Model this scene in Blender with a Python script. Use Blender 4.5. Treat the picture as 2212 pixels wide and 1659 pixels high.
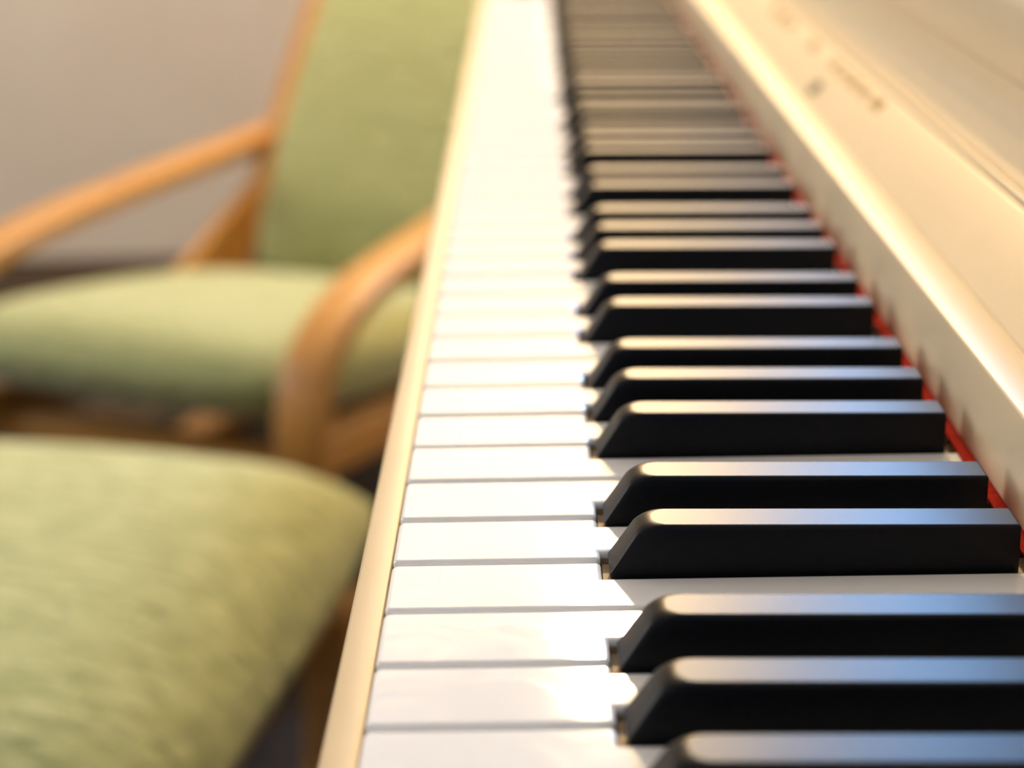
import bpy, bmesh, math, random
from mathutils import Vector, Matrix

random.seed(7)
scene = bpy.context.scene
col = scene.collection
for o in list(bpy.data.objects):
    bpy.data.objects.remove(o)

MM = 0.001
KZ = 0.725            # height of the white key tops above the floor

# ------------------------------------------------------------------ camera
F_PX, CAM = 3432.8, (0.03509, -0.26753, KZ + 0.17317)
YAW, PITCH, ROLL = -0.0166, 0.3623, -0.0233
cam_d = bpy.data.cameras.new('camera')
cam = bpy.data.objects.new('camera', cam_d)
col.objects.link(cam)
fw = Vector((math.sin(YAW) * math.cos(PITCH), math.cos(YAW) * math.cos(PITCH), -math.sin(PITCH)))
r0 = Vector((math.cos(YAW), -math.sin(YAW), 0))
u0 = r0.cross(fw)
rt = r0 * math.cos(ROLL) + u0 * math.sin(ROLL)
up = -r0 * math.sin(ROLL) + u0 * math.cos(ROLL)
mw = Matrix((rt, up, -fw)).transposed().to_4x4()
mw.translation = Vector(CAM)
cam.matrix_world = mw
cam_d.sensor_fit = 'HORIZONTAL'
cam_d.sensor_width = 36.0
cam_d.lens = F_PX / 2212.0 * 36.0
cam_d.clip_start = 0.01
cam_d.clip_end = 100
cam_d.dof.use_dof = True
cam_d.dof.focus_distance = 0.378
cam_d.dof.aperture_fstop = 6.9
cam_d.dof.aperture_blades = 0
scene.camera = cam

# ------------------------------------------------------------------ world, lights, exposure
world = bpy.data.worlds.new('world')
scene.world = world
world.use_nodes = True
bg = world.node_tree.nodes['Background']
bg.inputs['Color'].default_value = (0.56, 0.71, 1.0, 1)
bg.inputs['Strength'].default_value = 0.50


def area_light(name, loc, target, sx, sy, power, color):
    d = bpy.data.lights.new(name, 'AREA')
    d.shape = 'RECTANGLE'
    d.size, d.size_y = sx, sy
    d.energy = power
    d.color = color
    o = bpy.data.objects.new(name, d)
    col.objects.link(o)
    o.location = loc
    o.rotation_euler = (Vector(target) - Vector(loc)).to_track_quat('-Z', 'Y').to_euler()
    return o


# daylight in the two windows of the room (see window_1 and window_2)
area_light('window_daylight', (0.955, 2.88, 2.22), (0.955, 0.0, 2.22), 0.57, 0.68, 76, (0.10, 0.41, 0.90))
area_light('window_daylight', (-2.585, 1.3, 1.35), (0.0, 1.3, 1.35), 1.5, 1.3, 37, (0.92, 0.96, 1.0))
# the ceiling lamp's bulb
LAMP = (0.20, 2.65, KZ + 1.455)
ld = bpy.data.lights.new('ceiling_lamp_bulb', 'POINT')
ld.energy = 212
ld.color = (1.0, 0.72, 0.385)
ld.shadow_soft_size = 0.06
lo = bpy.data.objects.new('ceiling_lamp_bulb', ld)
col.objects.link(lo)
lo.location = LAMP

scene.view_settings.view_transform = 'Standard'
scene.view_settings.look = 'None'
scene.view_settings.gamma = 1.0
scene.view_settings.exposure = 0.0
scene.view_settings.use_curve_mapping = False
scene.cycles.use_denoising = True
scene.cycles.max_bounces = 8


# ------------------------------------------------------------------ materials
def principled(name, color, rough=0.5, coat=0.0, metallic=0.0, spec=0.5, sheen=0.0):
    m = bpy.data.materials.new(name)
    m.use_nodes = True
    b = m.node_tree.nodes['Principled BSDF']
    b.inputs['Base Color'].default_value = (*color, 1)
    b.inputs['Roughness'].default_value = rough
    b.inputs['Metallic'].default_value = metallic
    b.inputs['Specular IOR Level'].default_value = spec
    b.inputs['Coat Weight'].default_value = coat
    b.inputs['Coat Roughness'].default_value = 0.08
    b.inputs['Sheen Weight'].default_value = sheen
    return m, m.node_tree, b


def noise_color(nt, b, c1, c2, scale, detail=4, stretch=None, distortion=0.0):
    tc = nt.nodes.new('ShaderNodeTexCoord')
    mp = nt.nodes.new('ShaderNodeMapping')
    if stretch:
        mp.inputs['Scale'].default_value = stretch
    nz = nt.nodes.new('ShaderNodeTexNoise')
    nz.inputs['Scale'].default_value = scale
    nz.inputs['Detail'].default_value = detail
    nz.inputs['Distortion'].default_value = distortion
    rp = nt.nodes.new('ShaderNodeValToRGB')
    rp.color_ramp.elements[0].color = (*c1, 1)
    rp.color_ramp.elements[1].color = (*c2, 1)
    rp.color_ramp.elements[0].position = 0.3
    rp.color_ramp.elements[1].position = 0.7
    nt.links.new(tc.outputs['Object'], mp.inputs['Vector'])
    nt.links.new(mp.outputs['Vector'], nz.inputs['Vector'])
    nt.links.new(nz.outputs['Fac'], rp.inputs['Fac'])
    nt.links.new(rp.outputs['Color'], b.inputs['Base Color'])
    return nz, mp


def bump_from(nt, b, src, strength, dist):
    bp = nt.nodes.new('ShaderNodeBump')
    bp.inputs['Strength'].default_value = strength
    bp.inputs['Distance'].default_value = dist
    nt.links.new(src, bp.inputs['Height'])
    nt.links.new(bp.outputs['Normal'], b.inputs['Normal'])
    return bp


M = {}
# white key plastic: glossy, with a very slight waviness
m, nt, b = principled('white_key_plastic', (0.87, 0.85, 0.795), 0.09)
b.inputs['Subsurface Weight'].default_value = 0.3
b.inputs['Subsurface Radius'].default_value = (1.0, 0.9, 0.8)
b.inputs['Subsurface Scale'].default_value = 0.002
tc = nt.nodes.new('ShaderNodeTexCoord')
nz = nt.nodes.new('ShaderNodeTexNoise')
nz.inputs['Scale'].default_value = 45
nz.inputs['Detail'].default_value = 1.5
nz.inputs['Distortion'].default_value = 1.2
nt.links.new(tc.outputs['Object'], nz.inputs['Vector'])
bump_from(nt, b, nz.outputs['Fac'], 0.17, 0.0010)
M['white_key'] = m
m, nt, b = principled('scratched_plastic', (0.95, 0.94, 0.92), 0.7)
M['scratch'] = m
# satin black keys
m, nt, b = principled('black_key_satin', (0.004, 0.004, 0.005), 0.38, spec=0.19)
nz, _ = noise_color(nt, b, (0.003, 0.003, 0.0035), (0.005, 0.005, 0.006), 600)
M['black_key'] = m
m, nt, b = principled('key_wood', (0.50, 0.34, 0.18), 0.6)
noise_color(nt, b, (0.46, 0.33, 0.18), (0.56, 0.41, 0.24), 60, 3, (1, 14, 14))
M['key_wood'] = m
# ivory satin lacquer of the case
m, nt, b = principled('ivory_lacquer', (0.74, 0.66, 0.49), 0.36, 0.08)
nz, _ = noise_color(nt, b, (0.72, 0.595, 0.39), (0.75, 0.615, 0.405), 25, 3)
M['ivory'] = m
m, nt, b = principled('key_slip_lacquer', (0.74, 0.60, 0.37), 0.45)
noise_color(nt, b, (0.51, 0.395, 0.225), (0.55, 0.425, 0.245), 40, 3)
M['slip'] = m
m, nt, b = principled('red_felt', (0.62, 0.035, 0.012), 0.95, spec=0.1)
nz, _ = noise_color(nt, b, (0.30, 0.010, 0.004), (0.46, 0.024, 0.008), 900, 4)
bump_from(nt, b, nz.outputs['Fac'], 0.6, 0.0006)
M['felt'] = m
m, nt, b = principled('gold_inlay', (0.34, 0.23, 0.085), 0.5, metallic=0.2)
M['gold'] = m
m, nt, b = principled('brass_hinge', (0.62, 0.47, 0.24), 0.35, metallic=0.8)
M['brass'] = m
m, nt, b = principled('dark_rubber', (0.16, 0.14, 0.10), 0.6)
M['rubber'] = m
# bent honey-coloured wood
m, nt, b = principled('honey_wood', (0.50, 0.22, 0.05), 0.38)
noise_color(nt, b, (0.37, 0.165, 0.028), (0.49, 0.24, 0.055), 9, 5, (1, 12, 12), 0.6)
M['wood'] = m


def fabric(name, c1, c2, sc):
    m, nt, b = principled(name, c1, 0.85, sheen=0.25)
    nz, mp = noise_color(nt, b, c1, c2, sc, 3, (1.0, 3.2, 2.0), 0.8)
    wv = nt.nodes.new('ShaderNodeTexNoise')
    wv.inputs['Scale'].default_value = sc * 1.0
    wv.inputs['Detail'].default_value = 2
    nt.links.new(mp.outputs['Vector'], wv.inputs['Vector'])
    bump_from(nt, b, wv.outputs['Fac'], 0.7, 0.008)
    return m


M['green'] = fabric('green_cotton', (0.265, 0.285, 0.10), (0.33, 0.345, 0.14), 26)
M['green_stool'] = fabric('green_quilted_cotton', (0.25, 0.275, 0.085), (0.46, 0.475, 0.21), 30)
m, nt, b = principled('wall_paint', (0.62, 0.56, 0.47), 0.8)
nz, _ = noise_color(nt, b, (0.66, 0.57, 0.45), (0.70, 0.61, 0.49), 4, 4)
M['wall'] = m
m, nt, b = principled('ceiling_paint', (0.78, 0.75, 0.70), 0.85)
noise_color(nt, b, (0.77, 0.74, 0.69), (0.79, 0.76, 0.71), 5)
M['ceiling'] = m
m, nt, b = principled('dark_plank', (0.03, 0.02, 0.012), 0.65, spec=0.2)
noise_color(nt, b, (0.018, 0.011, 0.006), (0.036, 0.023, 0.013), 6, 5, (10, 1, 1), 0.5)
M['floor'] = m
m, nt, b = principled('floor_base', (0.02, 0.014, 0.01), 0.7)
noise_color(nt, b, (0.018, 0.012, 0.009), (0.022, 0.016, 0.011), 10)
M['floor_base'] = m
m, nt, b = principled('white_trim', (0.75, 0.73, 0.68), 0.4)
noise_color(nt, b, (0.74, 0.72, 0.67), (0.77, 0.75, 0.70), 12)
M['trim'] = m
m, nt, b = principled('lamp_metal', (0.7, 0.68, 0.62), 0.35, metallic=0.4)
M['lamp'] = m
m, nt, b = principled('window_glass', (0.95, 0.98, 1.0), 0.02)
b.inputs['Transmission Weight'].default_value = 1.0
b.inputs['IOR'].default_value = 1.05
M['glass'] = m


# ------------------------------------------------------------------ helpers
def link(name, me, mat, parent=None, loc=None):
    o = bpy.data.objects.new(name, me)
    col.objects.link(o)
    if mat is not None and not me.materials:
        me.materials.append(mat)
    if parent is not None:
        o.parent = parent
    if loc is not None:
        o.location = loc
    return o


def finish(bm, name, smooth=None, flat_cap=0.0):
    bmesh.ops.recalc_face_normals(bm, faces=bm.faces)
    me = bpy.data.meshes.new(name)
    bm.to_mesh(me)
    bm.free()
    if smooth is not None:
        for p in me.polygons:
            p.use_smooth = True
        me.set_sharp_from_angle(angle=math.radians(smooth))
        if flat_cap:
            # the rims of big flat faces stay crisp so that the faces shade flat
            at = me.attributes.get('sharp_edge') or me.attributes.new('sharp_edge', 'BOOLEAN', 'EDGE')
            for p in me.polygons:
                if p.area > flat_cap:
                    for li in p.loop_indices:
                        at.data[me.loops[li].edge_index].value = True
    return me


def empty(name, loc, rz=0.0):
    o = bpy.data.objects.new(name, None)
    o.empty_display_size = 0.05
    col.objects.link(o)
    o.location = loc
    o.rotation_euler = (0, 0, rz)
    return o


def tag(o, label, cat, group=None):
    o['label'] = label
    o['category'] = cat
    if group:
        o['group'] = group
    return o


def structure(o):
    o['kind'] = 'structure'
    return o


def box_bm(lo, hi, bev=0.0, seg=2, bm=None):
    new = bm is None
    bm = bm or bmesh.new()
    vs = [bm.verts.new((x, y, z)) for x in (lo[0], hi[0]) for y in (lo[1], hi[1]) for z in (lo[2], hi[2])]
    idx = [(0, 1, 3, 2), (4, 6, 7, 5), (0, 4, 5, 1), (2, 3, 7, 6), (0, 2, 6, 4), (1, 5, 7, 3)]
    fs = [bm.faces.new([vs[i] for i in f]) for f in idx]
    if bev > 0:
        es = list({e for f in fs for e in f.edges})
        bmesh.ops.bevel(bm, geom=es, offset=bev, segments=seg, affect='EDGES', profile=0.5)
    return bm


def box(name, lo, hi, mat, parent=None, bev=0.0, seg=2):
    return link(name, finish(box_bm(lo, hi, bev, seg), name, 40 if bev else None), mat, parent)


def extrude_profile(name, pts, y0, y1, mat, parent=None, smooth=35):
    """closed (x, z) outline swept along y"""
    bm = bmesh.new()
    a = [bm.verts.new((x, y0, z)) for x, z in pts]
    c = [bm.verts.new((x, y1, z)) for x, z in pts]
    n = len(pts)
    bm.faces.new(a)
    bm.faces.new(list(reversed(c)))
    for i in range(n):
        j = (i + 1) % n
        bm.faces.new((a[j], a[i], c[i], c[j]))
    return link(name, finish(bm, name, smooth), mat, parent)


def round_poly(pts, rad, seg=5):
    """round the corners of a closed 2D polygon; rad is one number or a list"""
    out = []
    n = len(pts)
    for i in range(n):
        r = rad[i] if isinstance(rad, (list, tuple)) else rad
        p = Vector(pts[i]); a = Vector(pts[i - 1]); b = Vector(pts[(i + 1) % n])
        if r <= 0:
            out.append(tuple(p)); continue
        d1 = (a - p).normalized(); d2 = (b - p).normalized()
        ang = d1.angle(d2)
        if ang > math.pi - 0.02:
            out.append(tuple(p)); continue
        t = min(r / math.tan(ang / 2), (a - p).length * 0.48, (b - p).length * 0.48)
        rr = t * math.tan(ang / 2)
        c = p + (d1 + d2).normalized() * (rr / math.sin(ang / 2))
        s = p + d1 * t - c; e = p + d2 * t - c
        tot = s.angle(e)
        sgn = 1 if s.x * e.y - s.y * e.x > 0 else -1
        for k in range(seg + 1):
            th = sgn * tot * k / seg
            out.append((c.x + s.x * math.cos(th) - s.y * math.sin(th), c.y + s.x * math.sin(th) + s.y * math.cos(th)))
    return out


def smooth_path(pts, per=10):
    """Catmull-Rom through 3D points"""
    P = [Vector(p) for p in pts]
    P = [P[0] * 2 - P[1]] + P + [P[-1] * 2 - P[-2]]
    out = []
    for i in range(1, len(P) - 2):
        for k in range(per):
            t = k / per
            out.append(0.5 * ((2 * P[i]) + (P[i + 1] - P[i - 1]) * t + (2 * P[i - 1] - 5 * P[i] + 4 * P[i + 1] - P[i + 2]) * t * t
                              + (3 * P[i] - P[i - 1] - 3 * P[i + 1] + P[i + 2]) * t ** 3))
    out.append(P[-2])
    return out


def bent_strip(name, path, width, thick, mat, parent, bev=0.006):
    """bent laminated strip: path lies in a y-z plane, the strip's width runs along x"""
    w = width / 2
    t = thick / 2
    sec = round_poly([(-w, -t), (w, -t), (w, t), (-w, t)], bev, 3)
    bm = bmesh.new()
    rings = []
    for i, p in enumerate(path):
        a = path[max(i - 1, 0)]
        b2 = path[min(i + 1, len(path) - 1)]
        tg = (b2 - a).normalized()
        nx = Vector((1, 0, 0))
        nn = tg.cross(nx).normalized()
        rings.append([bm.verts.new(p + nx * s[0] + nn * s[1]) for s in sec])
    n = len(sec)
    for r1, r2 in zip(rings, rings[1:]):
        for i in range(n):
            bm.faces.new((r1[i], r1[(i + 1) % n], r2[(i + 1) % n], r2[i]))
    bm.faces.new(rings[0])
    bm.faces.new(list(reversed(rings[-1])))
    return link(name, finish(bm, name, 50), mat, parent)


def cushion_mesh(name, sx, sy, sz, puff, nx=28, ny=28, tufts=(), path=None, edge=0.16):
    """soft pillow: a closed grid with rounded sides; path(v) -> (y, z, ny, nz) bends it along its length"""
    bm = bmesh.new()

    def shape(u, v):
        # thickness factor from centre (1) to the rim
        du = min(u, 1 - u); dv = min(v, 1 - v)
        def f(d):
            d = min(d / edge, 1.0)
            return math.sqrt(max(0.0, 1 - (1 - d) ** 2))
        base = f(du) * f(dv)
        bulge = (math.sin(math.pi * u) ** 0.6) * (math.sin(math.pi * v) ** 0.6) if 0 < u < 1 and 0 < v < 1 else 0
        h = base * sz / 2 + bulge * puff
        for tv in tufts:
            h -= 0.016 * math.exp(-((v - tv) / 0.018) ** 2) * base
        return max(h, 0.004)
    top, bot = {}, {}
    for i in range(nx + 1):
        for j in range(ny + 1):
            u, v = i / nx, j / ny
            h = shape(u, v)
            x = (u - 0.5) * sx
            # rounded plan corners
            cu = abs(u - 0.5) * 2; cv = abs(v - 0.5) * 2
            k = 1 - 0.06 * (cu ** 4) * (cv ** 4)
            x *= k
            if path:
                y, z, py, pz = path(0.5 + (v - 0.5) * k)
            else:
                y, z, py, pz = (v - 0.5) * sy * k, 0, 0, 1
            top[i, j] = bm.verts.new((x, y + py * h, z + pz * h))
            bot[i, j] = bm.verts.new((x, y - py * h * 0.85, z - pz * h * 0.85))
    for i in range(nx):
        for j in range(ny):
            bm.faces.new((top[i, j], top[i + 1, j], top[i + 1, j + 1], top[i, j + 1]))
            bm.faces.new((bot[i, j], bot[i, j + 1], bot[i + 1, j + 1], bot[i + 1, j]))
    for i in range(nx):
        bm.faces.new((top[i, 0], bot[i, 0], bot[i + 1, 0], top[i + 1, 0]))
        bm.faces.new((top[i, ny], top[i + 1, ny], bot[i + 1, ny], bot[i, ny]))
    for j in range(ny):
        bm.faces.new((top[0, j], top[0, j + 1], bot[0, j + 1], bot[0, j]))
        bm.faces.new((top[nx, j], bot[nx, j], bot[nx, j + 1], top[nx, j + 1]))
    me = finish(bm, name)
    for p in me.polygons:
        p.use_smooth = True
    return me


# ------------------------------------------------------------------ room
X0, X1, Y0, Y1, H = -2.6, 1.75, -1.6, 2.90, 2.8
floor = structure(box('floor', (X0, Y0, -0.05), (X1, Y1, -0.012), M['floor_base']))
pw, pl = 0.14, 1.4
plank_me = finish(box_bm((-pl / 2, -pw / 2 + 0.001, -0.012), (pl / 2, pw / 2 - 0.001, 0.0), 0.0012, 1), 'plank')
plank_me.materials.append(M['floor'])
row = 0
y = Y0 + pw / 2
while y < Y1:
    x = X0 + pl / 2 - (row % 3) * 0.45
    while x - pl / 2 < X1:
        a, c = max(x - pl / 2, X0), min(x + pl / 2, X1)
        if c - a > 0.05:
            p = link('plank', plank_me, None, floor, ((a + c) / 2, y, 0))
            p.scale.x = (c - a - 0.001) / pl
        x += pl
    y += pw
    row += 1
structure(box('ceiling', (X0, Y0, H), (X1, Y1, H + 0.05), M['ceiling']))
def wall_with_window(name, wx0, wx1, oy0, oy1, oz0, oz1):
    bm = bmesh.new()
    box_bm((wx0, Y0, -0.05), (wx1, oy0, H), bm=bm)
    box_bm((wx0, oy1, -0.05), (wx1, Y1, H), bm=bm)
    box_bm((wx0, oy0, -0.05), (wx1, oy1, oz0), bm=bm)
    box_bm((wx0, oy0, oz1), (wx1, oy1, H), bm=bm)
    return structure(link(name, finish(bm, name), M['wall']))


wall_with_window('wall_left', X0 - 0.1, X0, 0.5, 2.1, 0.65, 2.05)
structure(box('wall_right', (X1, Y0, -0.05), (X1 + 0.1, Y1, H), M['wall']))
WX0, WX1, WZ0, WZ1 = 0.63, 1.28, 1.84, 2.60
bm = bmesh.new()
box_bm((X0 - 0.1, Y1, -0.05), (WX0, Y1 + 0.1, H), bm=bm)
box_bm((WX1, Y1, -0.05), (X1 + 0.1, Y1 + 0.1, H), bm=bm)
box_bm((WX0, Y1, -0.05), (WX1, Y1 + 0.1, WZ0), bm=bm)
box_bm((WX0, Y1, WZ1), (WX1, Y1 + 0.1, H), bm=bm)
structure(link('wall_back', finish(bm, 'wall_back'), M['wall']))


def window(name, x, oy0, oy1, oz0, oz1):
    bm = bmesh.new()
    t = 0.05
    box_bm((x - t / 2, oy0, oz0), (x + t / 2, oy0 + t, oz1), bm=bm)
    box_bm((x - t / 2, oy1 - t, oz0), (x + t / 2, oy1, oz1), bm=bm)
    box_bm((x - t / 2, oy0 + t, oz0), (x + t / 2, oy1 - t, oz0 + t), bm=bm)
    box_bm((x - t / 2, oy0 + t, oz1 - t), (x + t / 2, oy1 - t, oz1), bm=bm)
    my = (oy0 + oy1) / 2
    box_bm((x - t / 2, my - 0.02, oz0 + t), (x + t / 2, my + 0.02, oz1 - t), bm=bm)
    w = structure(link(name, finish(bm, name), M['trim']))
    for a, c in ((oy0 + t, my - 0.02), (my + 0.02, oy1 - t)):
        box('pane', (x - 0.003, a, oz0 + t), (x + 0.003, c, oz1 - t), M['glass'], w)
    return w


window('window_1', X0 - 0.06, 0.5, 2.1, 0.65, 2.05)
w2 = window('window_2', 0.0, -(WX1 - WX0) / 2, (WX1 - WX0) / 2, WZ0, WZ1)
w2.rotation_euler.z = math.radians(90)
w2.location = ((WX0 + WX1) / 2, Y1 + 0.06, 0)

# ceiling lamp (its bulb light is set at the top)
lamp = tag(empty('ceiling_lamp', (LAMP[0], LAMP[1], H)), 'small metal dish lamp hanging from the ceiling beyond the piano', 'lamp')


def lathe(name, prof, mat, parent, seg=28):
    bm = bmesh.new()
    rings = [[bm.verts.new((r * math.cos(2 * math.pi * k / seg), r * math.sin(2 * math.pi * k / seg), z)) for k in range(seg)] for r, z in prof]
    for a, c in zip(rings, rings[1:]):
        for k in range(seg):
            bm.faces.new((a[k], a[(k + 1) % seg], c[(k + 1) % seg], c[k]))
    bm.faces.new(rings[0])
    bm.faces.new(list(reversed(rings[-1])))
    return link(name, finish(bm, name, 40), mat, parent)


lathe('canopy', [(0.05, 0), (0.05, -0.02), (0.012, -0.03)], M['lamp'], lamp, 20)
DL = LAMP[2] - H
lathe('stem', [(0.006, -0.03), (0.006, DL + 0.10)], M['lamp'], lamp, 10)
lathe('shade', [(r_, z_ + DL + 0.19) for r_, z_ in ((0.02, -0.085), (0.06, -0.095), (0.14, -0.125), (0.142, -0.128), (0.138, -0.129), (0.06, -0.10), (0.02, -0.095))], M['lamp'], lamp)

# ------------------------------------------------------------------ piano
piano = tag(empty('piano', (0, 0, KZ)), 'ivory piano with a long row of white and black keys', 'piano')
PITCHW = 23.5 * MM
XF, XB = 49.57 * MM, 146.1 * MM          # fronts and backs of the black keys
SLOT = 6.9 * MM
# going away from the camera the notes fall: C8 B7 A7 | G7 ...; y = 0 lies between A7 and G7
NOTES = ['C', 'B', 'A', 'G', 'F', 'E', 'D']
OFF = {'A#': -3.0, 'G#': 0.0, 'F#': 3.0, 'D#': -2.1, 'C#': 2.1}   # along +y (towards the bass)
# black key on the near (treble) side / far (bass) side of each white key
NEAR = {'C': 'C#', 'D': 'D#', 'E': None, 'F': 'F#', 'G': 'G#', 'A': 'A#', 'B': None}
FAR = {'C': None, 'D': 'C#', 'E': 'D#', 'F': None, 'G': 'F#', 'A': 'G#', 'B': 'A#'}
GAP = 0.72 * MM
TAIL = 150.5 * MM


def white_outline(note, near, far):
    a, c = GAP, PITCHW - GAP
    ta = a if near is None else OFF[near] * MM + SLOT
    tc_ = c if far is None else PITCHW + OFF[far] * MM - SLOT
    pts = [(0, a), (0, c)]
    rad = [1.7 * MM, 1.7 * MM]
    if far is not None:
        pts += [(XF, c), (XF, tc_)]
        rad += [1.3 * MM, 0]
    pts += [(TAIL, tc_), (TAIL, ta)]
    rad += [0, 0]
    if near is not None:
        pts += [(XF, ta), (XF, a)]
        rad += [0, 1.3 * MM]
    return round_poly(pts, rad, 4)


def inset_poly(pts, d):
    n = len(pts)
    area = sum(pts[i][0] * pts[(i + 1) % n][1] - pts[(i + 1) % n][0] * pts[i][1] for i in range(n))
    sg = 1 if area > 0 else -1
    out = []
    for i in range(n):
        p = Vector(pts[i]); a = Vector(pts[i - 1]); b = Vector(pts[(i + 1) % n])
        e1 = (p - a); e2 = (b - p)
        if e1.length < 1e-9 or e2.length < 1e-9:
            out.append(tuple(p)); continue
        n1 = Vector((-e1.y, e1.x)).normalized() * sg
        n2 = Vector((-e2.y, e2.x)).normalized() * sg
        k = n1 + n2
        den = max(0.35, 1 + n1.dot(n2))
        out.append(tuple(p + k * (d / den)))
    return out


def stack(layers):
    """layers: list of (outline, z) from bottom to top, equal counts; capped"""
    bm = bmesh.new()
    rings = [[bm.verts.new((x, y, z)) for x, y in o] for o, z in layers]
    n = len(rings[0])
    for a, c in zip(rings, rings[1:]):
        for i in range(n):
            bm.faces.new((a[i], a[(i + 1) % n], c[(i + 1) % n], c[i]))
    bm.faces.new(list(reversed(rings[0])))
    bm.faces.new(rings[-1])
    return bm


wmesh = {}


def white_mesh(note, near, far):
    key = (note, near, far)
    if key not in wmesh:
        o = white_outline(note, near, far)
        r = 1.1 * MM
        lay = [(o, -2.0 * MM), (o, -r)]
        for k in (1, 2, 3):
            t = k / 3 * math.pi / 2
            lay.append((inset_poly(o, r * (1 - math.cos(t))), -r + r * math.sin(t)))
        bm = stack(lay)
        box_bm((0.25 * MM, GAP + 0.4 * MM, -18 * MM), (2.2 * MM, PITCHW - GAP - 0.4 * MM, -1.9 * MM), bm=bm)   # front lip
        me = finish(bm, 'white_key', 38, 6e-4)
        o2 = [(max(x, 2.4 * MM), y) for x, y in inset_poly(o, 0.15 * MM)]
        st = finish(stack([(o2, -21 * MM), (o2, -2.0 * MM)]), 'key_stick')
        me.materials.append(M['white_key'])
        st.materials.append(M['key_wood'])
        wmesh[key] = (me, st)
    return wmesh[key]


def black_mesh():
    hf, hb = 12.35, 10.75                       # mm, height at the front and at the back
    x0, xb = 51.35, 146.1
    lay = []
    rside, rfront = 0.75, 2.6
    zs = [(-12.0, 0, 0, 0), (0.0, 0, 0, 0), (3.0, 0, 0, 0), (6.0, 0, 0, 0), (8.2, 0, 0, 0)]
    outl = []
    top = 12.35

    def outline(xf, w, rf, xbk):
        p = round_poly([(xf * MM, -w * MM), (xbk * MM, -w * MM), (xbk * MM, w * MM), (xf * MM, w * MM)],
                       [rf * MM, 0.35 * MM, 0.35 * MM, rf * MM], 6)
        return p
    slope = 7.6 / 12.35                         # front face leans back 7.6 mm over its height

    def width(z):
        return 5.75 - 0.85 * max(z, 0) / top
    for z in (-4.4, -1.0):
        lay.append((outline(x0 + 0.4, width(z), 0.5, xb), z))
    lay.append((outline(x0, width(0), 0.7, xb), 0.2))
    for z in (3.0, 6.0, 8.0, 9.5):
        lay.append((outline(x0 + slope * z, width(z), 0.5 + 0.10 * z, xb), z))
    # shoulder: front rounds over with a bigger radius than the long sides
    n = 6
    for k in range(1, n + 1):
        t = k / n * math.pi / 2
        z = 9.9 + (top - 9.9) * math.sin(t)
        fin = 2.9 * (1 - math.cos(t))
        zz = max(0.0, (z - (top - rside)) / rside)
        sin_ = rside * (1 - math.sqrt(max(0, 1 - zz * zz)))
        lay.append((outline(x0 + slope * z + fin * 0.75, width(z) - sin_, 1.8 + 2.0 * math.sin(t), xb - sin_ * 0.8), z))
    # the top slopes down a little towards the back
    lay2 = []
    for o, z in lay:
        q = []
        for x, y in o:
            f = (x / MM - x0) / (xb - x0)
            zz = z
            if z > 0.2:
                zz = z * (1 - (1 - hb / hf) * max(0.0, f))
            q.append((x, y, zz * MM))
        lay2.append(q)
    bm = bmesh.new()
    rings = [[bm.verts.new(v) for v in r] for r in lay2]
    nn = len(rings[0])
    for a, c in zip(rings, rings[1:]):
        for i in range(nn):
            bm.faces.new((a[i], a[(i + 1) % nn], c[(i + 1) % nn], c[i]))
    bm.faces.new(list(reversed(rings[0])))
    bm.faces.new(rings[-1])
    me = finish(bm, 'black_key', 30, 6e-4)
    me.materials.append(M['black_key'])
    return me


bk = black_mesh()
bstick = finish(box_bm((50.0 * MM, -6.5 * MM, -21 * MM), (TAIL + 60 * MM, 6.5 * MM, -3.4 * MM)), 'key_stick')
bstick.materials.append(M['key_wood'])
n_white = 52
for i in range(n_white):
    note = NOTES[i % 7]
    y = (i - 3) * PITCHW
    near = NEAR[note] if i > 0 else None
    far = FAR[note] if i < n_white - 1 else None
    me, st = white_mesh(note, near, far)
    w = link('white_key', me, None, piano, (0, y, random.uniform(-0.1, 0.1) * MM))
    link('key_stick', st, None, w)
    if i == 5:
        # a pale scratch in this key's top
        bm = bmesh.new()
        pth = [(12.0, 18.2, 0.06), (11.5, 14.5, 0.16), (11.1, 11.5, 0.24), (10.5, 8.2, 0.20), (10.2, 6.3, 0.06)]
        va = [bm.verts.new((x * MM - h * MM, yy * MM, 0.02 * MM)) for x, yy, h in pth]
        vb = [bm.verts.new((x * MM, yy * MM, 0.08 * MM)) for x, yy, h in pth]
        vc = [bm.verts.new((x * MM + h * MM, yy * MM, 0.02 * MM)) for x, yy, h in pth]
        for k in range(len(pth) - 1):
            bm.faces.new((va[k], vb[k], vb[k + 1], va[k + 1]))
            bm.faces.new((vb[k], vc[k], vc[k + 1], vb[k + 1]))
        link('scratch', finish(bm, 'scratch'), M['scratch'], w)
    if far is not None:
        yb = y + PITCHW + OFF[far] * MM
        b_ = link('black_key', bk, None, piano, (0, yb, random.uniform(-0.1, 0.1) * MM))
        link('key_stick', bstick, None, b_)
YA, YB = -3 * PITCHW - 0.001, (n_white - 3) * PITCHW + 0.001

# key slip: the lacquered strip in front of the white keys
extrude_profile('key_slip', round_poly([(-8.7 * MM, -0.028), (-0.9 * MM, -0.028), (-0.9 * MM, -4.6 * MM), (-8.7 * MM, -4.6 * MM)],
                                       [0, 0, 0.5 * MM, 0.8 * MM], 4), YA - 0.055, YB + 0.055, M['slip'], piano)
# red felt strip behind the keys
felt = box('felt_strip', (148.9 * MM, YA, 0.1 * MM), (152.9 * MM, YB, 0.5 * MM), M['felt'], piano, 0.0006, 2)
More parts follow.
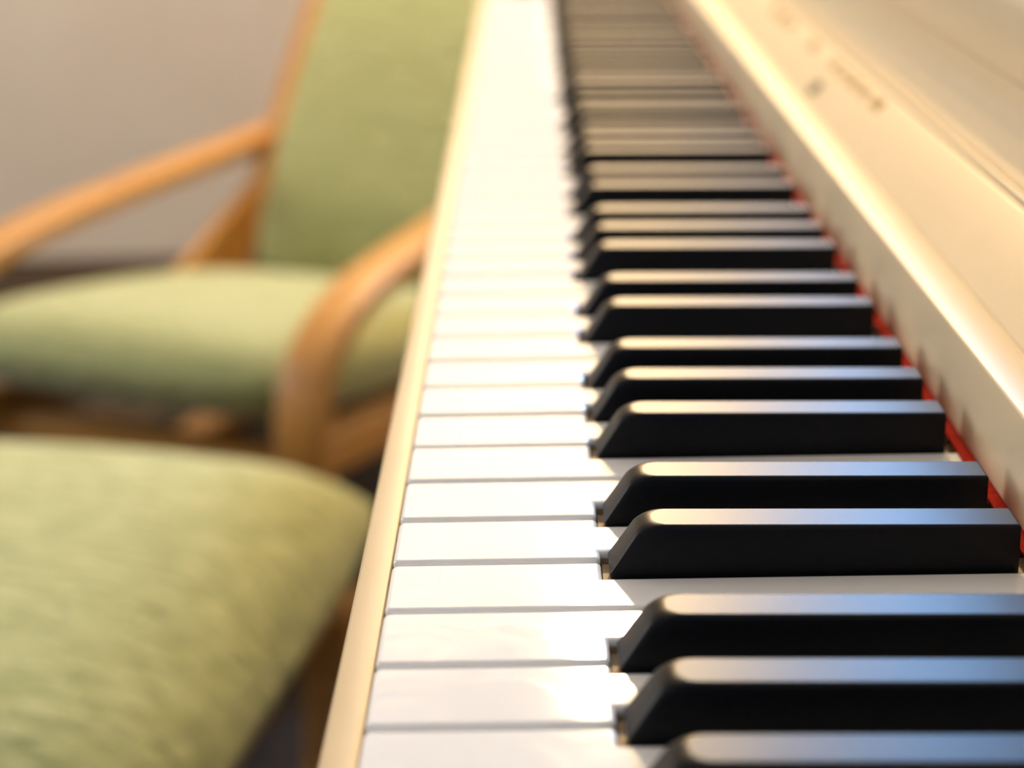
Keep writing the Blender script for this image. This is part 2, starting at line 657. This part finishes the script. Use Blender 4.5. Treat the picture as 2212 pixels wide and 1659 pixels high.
# name board with a ledge on top
nb = extrude_profile('name_board', round_poly([(152.5 * MM, 0.3 * MM), (152.5 * MM, 27.0 * MM), (164.2 * MM, 27.3 * MM), (166.5 * MM, 27.3 * MM), (172 * MM, 0.8 * MM)],
                                              [0.4 * MM, 0.9 * MM, 0, 0, 0], 4), YA, YB, M['ivory'], piano)
# fallboard: leans back from the ledge
FA, FB = Vector((164.6 * MM, 27.2 * MM)), Vector((186.5 * MM, 46.8 * MM))
fd = (FB - FA).normalized()
fn = Vector((-fd.y, fd.x))                       # outward (to the player)
fb = extrude_profile('fallboard', round_poly([tuple(FA), tuple(FB), tuple(FB - fn * 0.016), tuple(FA - fn * 0.016 + fd * 0.012)],
                                             [0.8 * MM, 1.2 * MM, 0, 0], 4), YA, YB, M['ivory'], piano)


def on_fallboard(s, y, h):
    """s metres up the board, h metres proud of it"""
    p = FA + fd * s + fn * h
    return Vector((p.x, y, p.y))


def glyph(y, s, wy, hs):
    """a small raised mark on the fallboard"""
    bm = bmesh.new()
    vs = []
    for h in (-0.0003, 0.0004):
        for a, c in ((-0.5, -0.5), (0.5, -0.5), (0.5, 0.5), (-0.5, 0.5)):
            vs.append(bm.verts.new(on_fallboard(s + c * hs, y + a * wy, h)))
    for f in ((0, 1, 2, 3), (7, 6, 5, 4), (0, 4, 5, 1), (1, 5, 6, 2), (2, 6, 7, 3), (3, 7, 4, 0)):
        bm.faces.new([vs[i] for i in f])
    return link('gilt_mark', finish(bm, 'gilt_mark'), M['gold'], fb)


S_L = 0.0225
for y_, wy, hs in ((0.405, 0.016, 0.0055), (0.432, 0.012, 0.0050), (0.455, 0.014, 0.0055), (0.478, 0.012, 0.0050), (0.503, 0.014, 0.0048),
                   (0.563, 0.018, 0.0048), (0.640, 0.016, 0.0050), (0.668, 0.014, 0.0055), (0.695, 0.016, 0.0055)):
    glyph(y_, S_L, wy, hs)
# round lock plate in the fallboard
bm = bmesh.new()
seg = 20
cy, cs = 0.495, 0.0085
c1 = [bm.verts.new(on_fallboard(cs + 0.0045 * math.sin(2 * math.pi * k / seg), cy + 0.0075 * math.cos(2 * math.pi * k / seg), -0.0002)) for k in range(seg)]
c2 = [bm.verts.new(on_fallboard(cs + 0.0042 * math.sin(2 * math.pi * k / seg), cy + 0.0072 * math.cos(2 * math.pi * k / seg), 0.0008)) for k in range(seg)]
bm.faces.new(c1); bm.faces.new(list(reversed(c2)))
for k in range(seg):
    bm.faces.new((c1[k], c1[(k + 1) % seg], c2[(k + 1) % seg], c2[k]))
link('lock_plate', finish(bm, 'lock_plate', 40), M['rubber'], fb)
# hinge bead along the top of the fallboard
hc = FB + Vector((1.6 * MM, 0.9 * MM))
extrude_profile('hinge', [(hc.x + 1.7 * MM * math.cos(2 * math.pi * k / 12), hc.y + 1.7 * MM * math.sin(2 * math.pi * k / 12)) for k in range(12)],
                YA, YB, M['ivory'], piano, 60)
# folded upper leaf of the fallboard: a hollow curve under the case top
extrude_profile('fallboard_leaf', round_poly([(188.0 * MM, 46.5 * MM), (194.0 * MM, 50.5 * MM), (198.5 * MM, 57.0 * MM), (200.0 * MM, 66.0 * MM), (198.0 * MM, 75.0 * MM), (212 * MM, 75.0 * MM), (212 * MM, 38 * MM), (190 * MM, 38 * MM)],
                                             [1 * MM, 6 * MM, 6 * MM, 6 * MM, 0, 0, 0, 0], 5), YA, YB, M['ivory'], piano)
# case top overhanging it with a rounded nose
extrude_profile('case_top', round_poly([(196.0 * MM, 75.2 * MM), (185.5 * MM, 112 * MM), (0.50, 0.118), (0.50, 0.077), (0.213, 0.0755)],
                                       [4 * MM, 8 * MM, 2 * MM, 0, 0], 6), YA - 0.05, YB + 0.05, M['ivory'], piano)
# case: keybed, cheeks, back, plinth, legs
box('keybed', (-0.0087, YA - 0.055, -0.075), (0.50, YB + 0.055, -0.0281), M['ivory'], piano, 0.002)
for ya, yb in ((YA - 0.055, YA - 0.001), (YB + 0.001, YB + 0.055)):
    extrude_profile('key_block', round_poly([(0.0, -0.028), (0.0, -0.002), (0.045, 0.012), (0.150, 0.026), (0.19, 0.060), (0.50, 0.060), (0.50, -0.028)],
                                            [0, 4 * MM, 8 * MM, 8 * MM, 0, 0, 0], 5), ya, yb, M['ivory'], piano)
box('back_panel', (0.46, YA - 0.055, -KZ + 0.005), (0.50, YB + 0.055, 0.086), M['ivory'], piano, 0.002)
box('knee_panel', (0.22, YA - 0.05, -KZ + 0.10), (0.24, YB + 0.05, -0.076), M['ivory'], piano, 0.002)
for ya in (YA - 0.055, YB + 0.005):
    box('leg', (0.20, ya, -KZ), (0.46, ya + 0.05, -0.076), M['ivory'], piano, 0.004)
    extrude_profile('front_leg', round_poly([(0.02, -0.0755), (0.09, -0.0755), (0.075, -KZ), (0.035, -KZ)], 0.004, 3), ya, ya + 0.05, M['ivory'], piano)

# ------------------------------------------------------------------ armchair (bent wood frame, green cushions)
CH = dict(loc=(-0.294, 1.652, 0.0), rz=math.radians(-22))
chair = tag(empty('armchair', CH['loc'], CH['rz']), 'low armchair with bent honey wood arms and plain green cushions', 'armchair')
AW = 0.245      # half distance of the arm strips


def V3(x, pts, per=9):
    return smooth_path([(x, a, z) for a, z in pts], per)


for s in (-1, 1):
    # one strip: from the back along the arm, round the front and down, back along the floor
    arm = [(0.45, 0.404), (0.30, 0.404), (0.10, 0.405), (-0.10, 0.403), (-0.25, 0.390), (-0.335, 0.350), (-0.365, 0.285), (-0.36, 0.21), (-0.345, 0.11),
           (-0.31, 0.05), (-0.24, 0.019), (-0.10, 0.014), (0.15, 0.014), (0.40, 0.014)]
    bent_strip('armrest', V3(s * AW, arm), 0.055, 0.026, M['wood'], chair)
    # the seat and back rail, one bent strip
    rail = [(-0.33, 0.235), (-0.15, 0.205), (0.03, 0.170), (0.15, 0.160), (0.24, 0.200), (0.32, 0.300), (0.45, 0.455), (0.60, 0.625), (0.73, 0.775), (0.80, 0.855)]
    bent_strip('side_rail', V3(s * (AW - 0.030), rail), 0.042, 0.050, M['wood'], chair)
    # rear upright that carries the rail and arm
    up_ = [(0.40, 0.014), (0.43, 0.16), (0.455, 0.30), (0.46, 0.412)]
    bent_strip('rear_upright', V3(s * AW, up_), 0.05, 0.024, M['wood'], chair)
    # triangular plywood cheek between rail and upright
    bm = bmesh.new()
    tri = round_poly([(0.465, 0.400), (0.02, 0.235), (0.03, 0.165), (0.43, 0.150)], 0.02, 4)
    xs = s * (AW - 0.017)
    f1 = [bm.verts.new((xs - 0.008, a_, z_)) for a_, z_ in tri]
    f2 = [bm.verts.new((xs + 0.008, a_, z_)) for a_, z_ in tri]
    bm.faces.new(f1); bm.faces.new(list(reversed(f2)))
    for k in range(len(tri)):
        bm.faces.new((f1[k], f1[(k + 1) % len(tri)], f2[(k + 1) % len(tri)], f2[k]))
    link('side_cheek', finish(bm, 'side_cheek', 40), M['wood'], chair)
for a, z in ((-0.30, 0.215), (0.12, 0.148), (0.53, 0.53), (0.76, 0.79)):
    box('cross_bar', (-AW + 0.03, a - 0.022, z - 0.012), (AW - 0.03, a + 0.022, z + 0.012), M['wood'], chair, 0.004)
box('cross_bar', (-AW, 0.36, 0.03), (AW, 0.40, 0.055), M['wood'], chair, 0.004)


def seat_path(v):
    # v: 0 front .. 1 back
    a = Vector((-0.37, 0.325)); c = Vector((0.20, 0.210))
    p = a.lerp(c, v)
    t = (c - a).normalized()
    return p.x, p.y, -t.y, t.x


def back_path(v):
    a = Vector((0.215, 0.235)); c = Vector((0.785, 0.860))
    p = a.lerp(c, v)
    t = (c - a).normalized()
    k = 0.03 * math.sin(math.pi * v)
    return p.x - t.y * k, p.y + t.x * k, -t.y, t.x


link('seat_cushion', cushion_mesh('seat_cushion', 0.465, 0.6, 0.085, 0.028, path=seat_path, edge=0.14), M['green'], chair)
link('back_cushion', cushion_mesh('back_cushion', 0.36, 0.8, 0.085, 0.022, path=back_path, edge=0.14), M['green'], chair)

# ------------------------------------------------------------------ footstool
FS = dict(loc=(-0.38, 0.725, 0.0), rz=math.radians(-11))
stool = tag(empty('footstool', FS['loc'], FS['rz']), 'bent wood footstool with a padded quilted green cushion, in front of the armchair', 'footstool')
for s in (-1, 1):
    leg = [(-0.20, 0.292), (-0.05, 0.285), (0.10, 0.285), (0.19, 0.275), (0.225, 0.235), (0.22, 0.15), (0.195, 0.06), (0.15, 0.02), (0.05, 0.014), (-0.12, 0.014), (-0.20, 0.014)]
    bent_strip('leg_frame', V3(s * 0.196, leg), 0.045, 0.024, M['wood'], stool)
for a, z in ((-0.17, 0.285), (0.17, 0.272)):
    box('cross_bar', (-0.185, a - 0.02, z - 0.012), (0.185, a + 0.02, z + 0.012), M['wood'], stool, 0.004)
link('cushion', cushion_mesh('cushion', 0.50, 0.52, 0.10, 0.035, path=lambda v: ((v - 0.5) * 0.54, 0.335, 0, 1), edge=0.22), M['green_stool'], stool)
